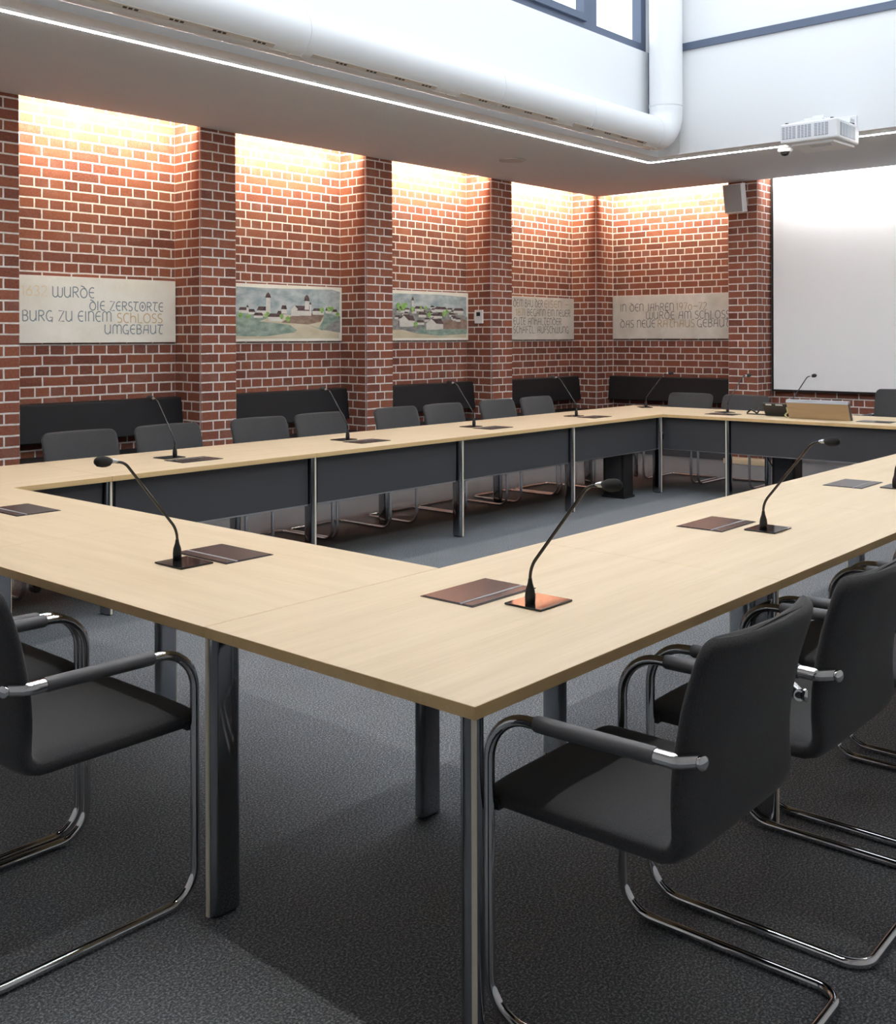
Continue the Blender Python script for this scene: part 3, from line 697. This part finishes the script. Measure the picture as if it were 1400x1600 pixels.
# ------------------------------------------------------------------ cable ports and gooseneck microphones
def port_proto():
    t_ = thing('cable_port', 'x', 'cable port')
    b = MB(); b.box(-.143, .143, -.097, .097, 0, .0025); b.build('frame', M_PORT, t_, bevel=.001)
    b = MB(); b.box(-.138, .138, -.045, .092, .0025, .0042); b.build('flap', M_PORT, t_, bevel=.0008)
    b = MB(); b.box(-.138, .138, -.055, -.047, .0025, .0045); b.build('brush_strip', M_BRUSH, t_)
    b = MB(); b.box(-.138, .138, -.092, -.057, .0025, .004); b.build('socket_cover', M_PORT, t_, bevel=.0008)
    return t_
def mic_proto():
    t_ = thing('gooseneck_microphone', 'x', 'microphone')
    b = MB(); b.box(-.036, .112, -.062, .062, 0, .006); b.build('base_plate', M_BLACKGLOSS, t_, bevel=.002)
    b = MB(); b.lathe([(0, .0055), (.014, .0055), (.0145, .03), (.0125, .045), (.007, .062), (.0052, .075)], seg=16); b.build('neck_socket', M_BLACK, t_)
    pts = fillet([(0, 0, .07), (0, 0, .105), (0, -.19, .343), (0, -.235, .349)], [.09, .05], 8)
    b = MB(); b.tube(pts, .0046, seg=10); b.build('gooseneck', M_BLACKGLOSS, t_)
    b = MB(); b.lathe([(.0046, 0), (.0075, .012), (.008, .02)], pts[-1] - Vector((0, -.02, .0)), (0, -1, .12), seg=14); b.build('head_collar', M_ALU, t_)
    b = MB(); b.lathe([(.006, 0), (.0125, .006), (.0165, .018), (.0175, .032), (.0155, .046), (.009, .055), (.002, .057)], pts[-1] - Vector((0, .001, 0)), (0, -1, .1), seg=18); b.build('foam_head', M_FOAM, t_)
    return t_
mic0, port0 = mic_proto(), port_proto(); used = {'m': False, 'p': False}
def mic(x, y, rz, label, flip=False, neck=1.0):
    o = mic0 if not used['m'] else copy_tree(mic0); used['m'] = True
    o.location = (x, y, H); o.rotation_euler = (0, 0, math.radians(rz)); o.scale = (-1 if flip else 1, 1, 1); tag(o, label, group='gooseneck microphones on the tables'); return o
def port(x, y, rz, label):
    o = port0 if not used['p'] else copy_tree(port0); used['p'] = True
    o.location = (x, y, H); o.rotation_euler = (0, 0, math.radians(rz)); tag(o, label, group='flush cable ports in the tabletops'); return o
mic(.698, .394, 0, 'gooseneck microphone with glossy base on the front corner table, nearest the camera')
mic(2.140, .392, 0, 'second gooseneck microphone along the right table row')
mic(3.58, .392, 0, 'third gooseneck microphone along the right row, cut by the photo edge')
mic(.405, 1.617, -90, 'gooseneck microphone on the near table row bending towards the left')
port(.723, .597, 0, 'dark cable port beside the microphone nearest the camera'); port(2.155, .593, 0, 'dark cable port beside the second microphone of the right row')
port(3.60, .603, 0, 'grey cable port at the right side of the right row')
port(.581, 1.605, -90, 'dark cable port beside the microphone bending left'); port(.585, 3.02, -90, 'dark cable port on the near row by the left photo edge')
for x, d in ((2.135, 'nearest the camera of the left row'), (3.568, 'second from the near end of the left row'), (4.965, 'third from the near end of the left row'), (6.42, 'last before the corner of the left row')):
    mic(x + .01, 4.222, 180, 'gooseneck microphone, ' + d)
    port(x + .005, 4.018, 180, 'dark cable port beside the gooseneck microphone ' + d)
mic(7.80, 4.31, 48, 'gooseneck microphone on the back left corner of the table ring')
mic(7.66, 3.33, 68, 'gooseneck microphone on the far table left of the telephone')
port(7.45, 3.27, 90, 'dark cable port in the far table left of the telephone')
mic(7.95, 2.83, 60, 'gooseneck microphone rising from behind the wooden lectern')
port(7.45, 1.85, 90, 'small dark cable port in the far table right of the lectern')

# ------------------------------------------------------------------ cantilever chairs
def sring(c, tn, hw, ht, k=0.0, n=44, ex=5.0):
    c = Vector((0, c[0], c[1])); tv = Vector((0, tn[0], tn[1])).normalized(); nv = Vector((0, -tv.z, tv.y)); out = []
    for i in range(n):
        a = 2 * math.pi * i / n; ca, sa = math.cos(a), math.sin(a)
        u = math.copysign(abs(ca) ** (2 / ex), ca); w = math.copysign(abs(sa) ** (2 / 3.8), sa)
        p = c + Vector((hw * u, 0, 0)) + nv * (ht * w); p.y += k * (abs(u) ** 2.2); out.append(p)
    return out
def chair_proto(name, label, bh=.90):
    t_ = thing(name, label, 'chair', (0, 0, 0))
    Wd, tk = .254, .027
    # seat: front to rear bend
    secs = []; L = .44
    ctr = fillet([(0, .038, .466), (0, -.445, .466), (0, -.456, .62), (0, -.545, bh)], [.048, .6], 10)
    seglen = [0]
    for i in range(1, len(ctr)): seglen.append(seglen[-1] + (ctr[i] - ctr[i - 1]).length)
    def at(s):
        for i in range(1, len(ctr)):
            if s <= seglen[i] or i == len(ctr) - 1:
                w = (s - seglen[i - 1]) / max(1e-9, seglen[i] - seglen[i - 1]); p = ctr[i - 1].lerp(ctr[i], min(1, w)); d = ctr[i] - ctr[i - 1]
                a = ctr[max(0, i - 2)]; c_ = ctr[min(len(ctr) - 1, i + 1)]; d = (d.normalized() + (c_ - a).normalized()) / 2
                return (p.y, p.z), (d.y, d.z)
    tot = seglen[-1]; split = .425
    def sec(s, endpull=1.0):
        c_, tn = at(min(max(s, 0), tot))
        f = min(1, max(0, (s - .48) / .3))
        hw, ht = Wd, tk * (1.0 - .22 * f)
        r = .05
        if s < r: hw -= r * .7 * (1 - math.sqrt(max(0, 1 - (1 - s / r) ** 2)))
        if s < .03: ht *= math.sqrt(max(.02, 1 - (1 - s / .03) ** 2))
        e = tot - s
        if e < .055: hw -= .05 * (1 - math.sqrt(max(0, 1 - (1 - e / .055) ** 2)))
        if e < .02: ht *= math.sqrt(max(.02, 1 - (1 - e / .02) ** 2))
        return sring(c_, tn, hw, ht, .04 * f)
    ss = [0, .002, .006, .012, .02, .03, .05, .09] + [.13 + i * .03 for i in range(10)] + [split]
    b = MB(); b.rings([sec(s) for s in ss]); b.build('seat', M_FABRIC, t_)
    ss = [split] + [split + .02 * i for i in range(1, 9)] + [.62 + i * .03 for i in range(int((tot - .66) / .03))] + [tot - x for x in (.055, .045, .035, .025, .018, .012, .007, .003, .001)]
    ss = sorted(set(ss)); b = MB(); b.rings([sec(s) for s in ss]); b.build('backrest', M_FABRIC, t_)
    # one continuous chrome tube
    X = .272; r = .0125
    pts = fillet([(X, -.425, .668), (X, 0, .662), (X, 0, r), (X, -.565, r), (-X, -.565, r), (-X, 0, r), (-X, 0, .662), (-X, -.425, .668)], [.105, .085, .055, .055, .085, .105], 9)
    b = MB(); b.tube(pts, r, seg=14); b.build('frame', M_CHROME, t_)
    for sx in (-1, 1):
        b = MB(); b.tube([(sx * X, -.125, .6645), (sx * X, -.13, .6646), (sx * X, -.405, .6682), (sx * X, -.41, .6683)], [.0155, .0175, .0175, .0165], seg=18); b.build('armrest', M_SLEEVE, t_)
        b = MB(); b.tube(fillet([(sx * X, -.404, .668), (sx * X, -.452, .668), (sx * .238, -.484, .668)], .012, 6), [.0155] * 8 + [.0145], seg=16)
        b.lathe([(0, 0), (.0125, 0), (.0145, .004), (.0145, .010), (.010, .012), (0, .012)], (sx * .243, -.488, .668), (sx * .35, -1, 0), seg=16)
        b.tube([(sx * .24, -.488, .668), (sx * .235, -.44, .668)], .009, seg=10); b.build('arm_bracket', M_CHROME, t_)
        b = MB(); b.box(min(sx * .235, sx * .262), max(sx * .235, sx * .262), -.018, .018, .446, .47); b.build('seat_mount', M_BLACK, t_, bevel=.004)
    return t_
C0 = chair_proto('cantilever_chair', 'x'); cu = [False]
def chair(x, y, rz, label, group, sz=1.0):
    o = C0 if not cu[0] else copy_tree(C0); cu[0] = True
    o.location = (x, y, 0); o.rotation_euler = (0, 0, math.radians(rz)); o.scale = (1, 1, sz); tag(o, label, group=group); return o
GR, GL, GN, GF = 'chairs along the right table row', 'chairs along the left table row', 'chairs along the near table row', 'chairs along the far table row'
chair(.442, .108, 0.7, 'black armchair with chrome cantilever frame beside the front corner leg', GR)
chair(1.113, .108, 0.5, 'second black cantilever armchair back from the front corner, right row', GR)
chair(1.785, .10, 0, 'third black cantilever armchair of the right row, half out of the photo', GR)
chair(2.44, .10, 0, 'fourth chair of the right row, seen by its chrome floor runner', GR)
chair(3.21, .10, 0, 'fifth chair of the right row, only its arms in view', GR)
chair(.035, 1.262, -90, 'black cantilever armchair cut by the left photo edge at the near row', GN)
chair(.035, 1.85, -90, 'black cantilever armchair beside the cut off chair of the near row', GN)
cl = [(1.30, 'leftmost chair of the left row, its runner alone in view'), (1.865, 'chair of the left row, left one before the nearest wall bench'), (2.503, 'chair of the left row just left of the second brick pillar'),
      (3.271, 'chair of the left row between the second pillar and the second bench'), (3.859, 'chair of the left row under the castle painting, in front of its bench'),
      (4.695, 'chair of the left row in front of the third brick pillar'), (5.284, 'chair of the left row under the hillside village painting'),
      (6.03, 'chair of the left row in front of the fourth brick pillar'), (6.637, 'last chair of the left row before the corner bay')]
for i, (x, lab) in enumerate(cl): chair(x if i else .98, 4.345, 180, 'black ' + lab, GL, .985)
chair(7.785, 4.06, 90, 'black cantilever chair at the far table in front of the far wall bench', GF, .975)
chair(7.785, 3.44, 90, 'black cantilever chair at the far table in front of the speaker pillar', GF, .975)
chair(8.10, 2.01, 90, 'taller black chair right of the wooden lectern at the far table', GF, 1.07)

# ------------------------------------------------------------------ things on the far table
M_LECT = wood('brown_lectern_veneer', (0.40, 0.29, 0.17), (0.52, 0.39, 0.24), rough=0.45)
M_RAIL = mat('grey_metal_rail', (0.30, 0.31, 0.33), 0.5, 0.4)
t_ = thing('lectern', 'wedge shaped wooden desk lectern with metal top edge on the far table', 'lectern', (7.45, 2.32, H))
b = MB(); b.prism([(7.385, H + .001), (7.318, .885), (7.326, .889), (7.393, H + .005)], 'Y', 2.05, 2.595); b.build('front_board', M_LECT, t_)
b = MB(); b.prism([(7.394, H + .001), (7.327, .889), (7.372, .90), (7.452, H + .001)], 'Y', 2.052, 2.593); b.build('body', M_PANEL, t_)
b = MB(); b.prism([(7.316, .882), (7.330, .908), (7.378, .912), (7.366, .888)], 'Y', 2.046, 2.60); b.build('top_rail', M_RAIL, t_, bevel=.003)
t_ = thing('desk_telephone', 'black desk telephone with two painted highlights left of the lectern', 'telephone', (7.62, 2.78, H))
b = MB(); b.prism([(7.53, H), (7.46, .855), (7.475, .866), (7.72, .785), (7.74, H)], 'Y', 2.655, 2.885); b.build('body', M_BLACK, t_, bevel=.006)
M_HILITE = mat('telephone_highlight', (.75, .78, .8), .2)
for y0, y1 in ((2.80, 2.855), (2.695, 2.76)):
    b = MB(); b.prism([(7.467, .842), (7.4605, .853), (7.4575, .8525), (7.464, .8415)], 'Y', y0, y1); b.build('display', M_HILITE, t_)  # pale plates painting the two white highlights on the telephone
b = MB(); b.tube(fillet([(7.58, 2.665, .82), (7.60, 2.665, .85), (7.70, 2.665, .80), (7.72, 2.665, .775)], .012, 5), .014, seg=10); b.build('handset', M_BLACK, t_)
b = MB()
b.tube(fillet([(7.60, 3.10, .755), (7.58, 3.05, .79), (7.60, 3.00, .752), (7.62, 2.98, .80)], .012, 5), .008, seg=8); b.tube([(7.57, 3.09, .748), (7.57, 2.99, .748), (7.60, 2.88, .745)], .006, seg=8)
tag(b.build('headset', M_BLACK), 'small black headset with cord lying left of the telephone', 'headset')
b = MB(); M_YEL = mat('pale_yellow_cord', (.62, .60, .30), .6)
b.tube(fillet([(7.40, 2.625, .835), (7.40, 2.615, .79), (7.39, 2.64, .765), (7.38, 2.61, .747), (7.40, 2.63, .746)], .008, 4), .007, seg=8)
tag(b.build('yellow_cord', M_YEL), 'pale yellow cord curled at the left end of the lectern', 'cord')

# ------------------------------------------------------------------ screen, speaker, projector and small fittings
t_ = thing('projection_screen', 'large white projection screen with black border on the far wall', 'screen', (10.22, 2.2, 2.1))
b = MB(); b.box(10.216, 10.224, .58, 4.03, .842, 3.50); b.build('screen_cloth', M_SCREEN, t_)
b = MB(); b.box(10.212, 10.228, 4.03, 4.05, .82, 3.50); b.box(10.212, 10.228, .56, .58, .82, 3.50); b.box(10.21, 10.23, .56, 4.05, .818, .842); b.build('border', M_BLACK, t_)
b = MB(); b.box(10.17, 10.274, .56, 4.06, 3.50, 3.60); b.build('roller_case', M_WHITEP, t_)

t_ = thing('wall_speaker', 'white loudspeaker with grey grille on the pillar beside the screen', 'loudspeaker', (9.74, 4.27, 3.07))
t_.rotation_euler = (0, math.radians(-9), math.radians(-6))
b = MB(); b.prism([(-.07, -.125), (-.07, .125), (.06, .10), (.10, .06), (.10, -.06), (.06, -.10)], 'Z', -.165, .165); b.build('cabinet', M_WHITEP, t_, bevel=.012, bseg=3, world=False)
b = MB(); b.box(-.078, -.068, -.115, .115, -.155, .155); b.build('grille', M_GRILLE, t_, bevel=.004, world=False)
b = MB(); b.box(.09, .16, -.03, .03, -.04, .04); b.build('wall_bracket', M_WHITEP, t_, world=False)

t_ = thing('projector', 'white video projector hanging at the edge of the high void', 'projector', (7.05, 2.24, 3.19))
x0, x1, y0, y1, z0, z1 = 6.93, 7.42, 1.98, 2.47, 3.095, 3.262
b = MB(); b.box(x0, x1, y0, y1, z0, z1); b.build('body', M_WHITEP, t_, bevel=.018, bseg=3)
b = MB()
for a, c_ in ((2.335, 2.45), (2.20, 2.315), (2.055, 2.17)):
    b.box(x0 - .003, x0 + .01, a, c_, z0 + .035, z1 - .03, 0)
    for k in range(1, 4): yy = a + (c_ - a) * k / 4; b.box(x0 - .0045, x0 + .01, yy - .003, yy + .003, z0 + .035, z1 - .03, 1)
    for k in range(1, 8): zz = z0 + .035 + k * .0128; b.box(x0 - .004, x0 + .01, a, c_, zz - .0015, zz + .0015, 1)
b.build('front_vent', [M_GREYV, M_WHITEP], t_)
b = MB(); b.box(x0 + .07, x1 - .10, y0 - .003, y0 + .01, z0 + .03, z1 - .03, 0)
for k in range(1, 9): xx = x0 + .07 + k * .0356; b.box(xx - .004, xx + .004, y0 - .0045, y0 + .01, z0 + .03, z1 - .03, 1)
b.build('side_vent', [M_GREYV, M_WHITEP], t_)
b = MB(); b.prism([(x0 + .05, y0 + .05), (x1 - .03, y0 + .03), (x1 - .03, y1 - .03), (x0 + .05, y1 - .08)], 'Z', z0 - .02, z0 + .002); b.box(x0 + .12, x0 + .13, y0 + .1, y0 + .28, z0 - .0225, z0 - .019, 1); b.box(x0 + .18, x0 + .19, y0 + .12, y0 + .3, z0 - .0225, z0 - .019, 1)
b.build('bottom_cover', [M_WHITEP, M_GREYV], t_)
for xx, yy in ((x0 + .05, y1 - .04), (x0 + .05, y0 + .06), (x1 - .07, y0 + .03)):
    b = MB(); b.lathe([(0, 0), (.016, 0), (.016, .014), (0, .014)], (xx, yy, z1 - .002), seg=12); b.build('mount_foot', M_BLACK, t_)
b = MB(); b.box(7.02, 7.30, 2.14, 2.30, z1 + .01, z1 + .04); b.box(7.12, 7.22, 2.17, 2.27, z1 + .03, z1 + .075); b.box(7.15, OX1 - .026, 2.19, 2.25, z1 + .04, z1 + .075)
b.box(7.30, 7.40, 2.01, 2.09, z1 + .015, z1 + .055); b.box(OX1 - .04, OX1 - .0255, 2.12, 2.32, z1 - .04, z1 + .16); b.build('wall_mount', M_WHITEP, t_, bevel=.006)
b = MB(); b.tube([(7.0, 2.42, z1), (7.06, 2.26, z1 + .04)], .006, seg=8); b.tube([(7.0, 2.03, z1), (7.06, 2.18, z1 + .04)], .006, seg=8); b.build('mount_arm', M_WHITEP, t_)

t_ = thing('ceiling_camera', 'small white dome camera on the ceiling below the projector', 'camera', (8.14, 2.96, ZC))
b = MB(); b.lathe([(0, 0), (.07, 0), (.072, -.02), (.055, -.035)], (8.14, 2.96, ZC), seg=24); b.build('housing', M_WHITEP, t_)
b = MB(); b.lathe([(.05, -.03), (.046, -.05), (.03, -.068), (0, -.075)], (8.14, 2.96, ZC), seg=24); b.build('dome', M_BLACKGLOSS, t_)
b = MB(); b.lathe([(0, 0), (.135, 0), (.135, -.006), (.128, -.009), (0, -.009)], (6.92, 5.35, ZC), seg=40)
tag(b.build('ceiling_speaker', M_SPK), 'flat round ceiling speaker flush with the lowered ceiling', 'loudspeaker')
t_ = thing('wall_controller', 'small white wall controller on the side of the brick pillar', 'thermostat', (7.745, 6.49, 1.70))
b = MB(); b.box(7.732, 7.753, 6.43, 6.55, 1.625, 1.78); b.build('housing', M_WHITEP, t_, bevel=.004)
b = MB(); b.box(7.729, 7.733, 6.465, 6.52, 1.71, 1.755); b.build('display', M_BLACKGLOSS, t_)
b = MB(); b.box(9.62, 9.86, 3.86, 4.38, 0, .055)
tag(b.build('wooden_step', M_WOODY, bevel=.004), 'low pale wooden block on the floor below the speaker pillar', 'block')
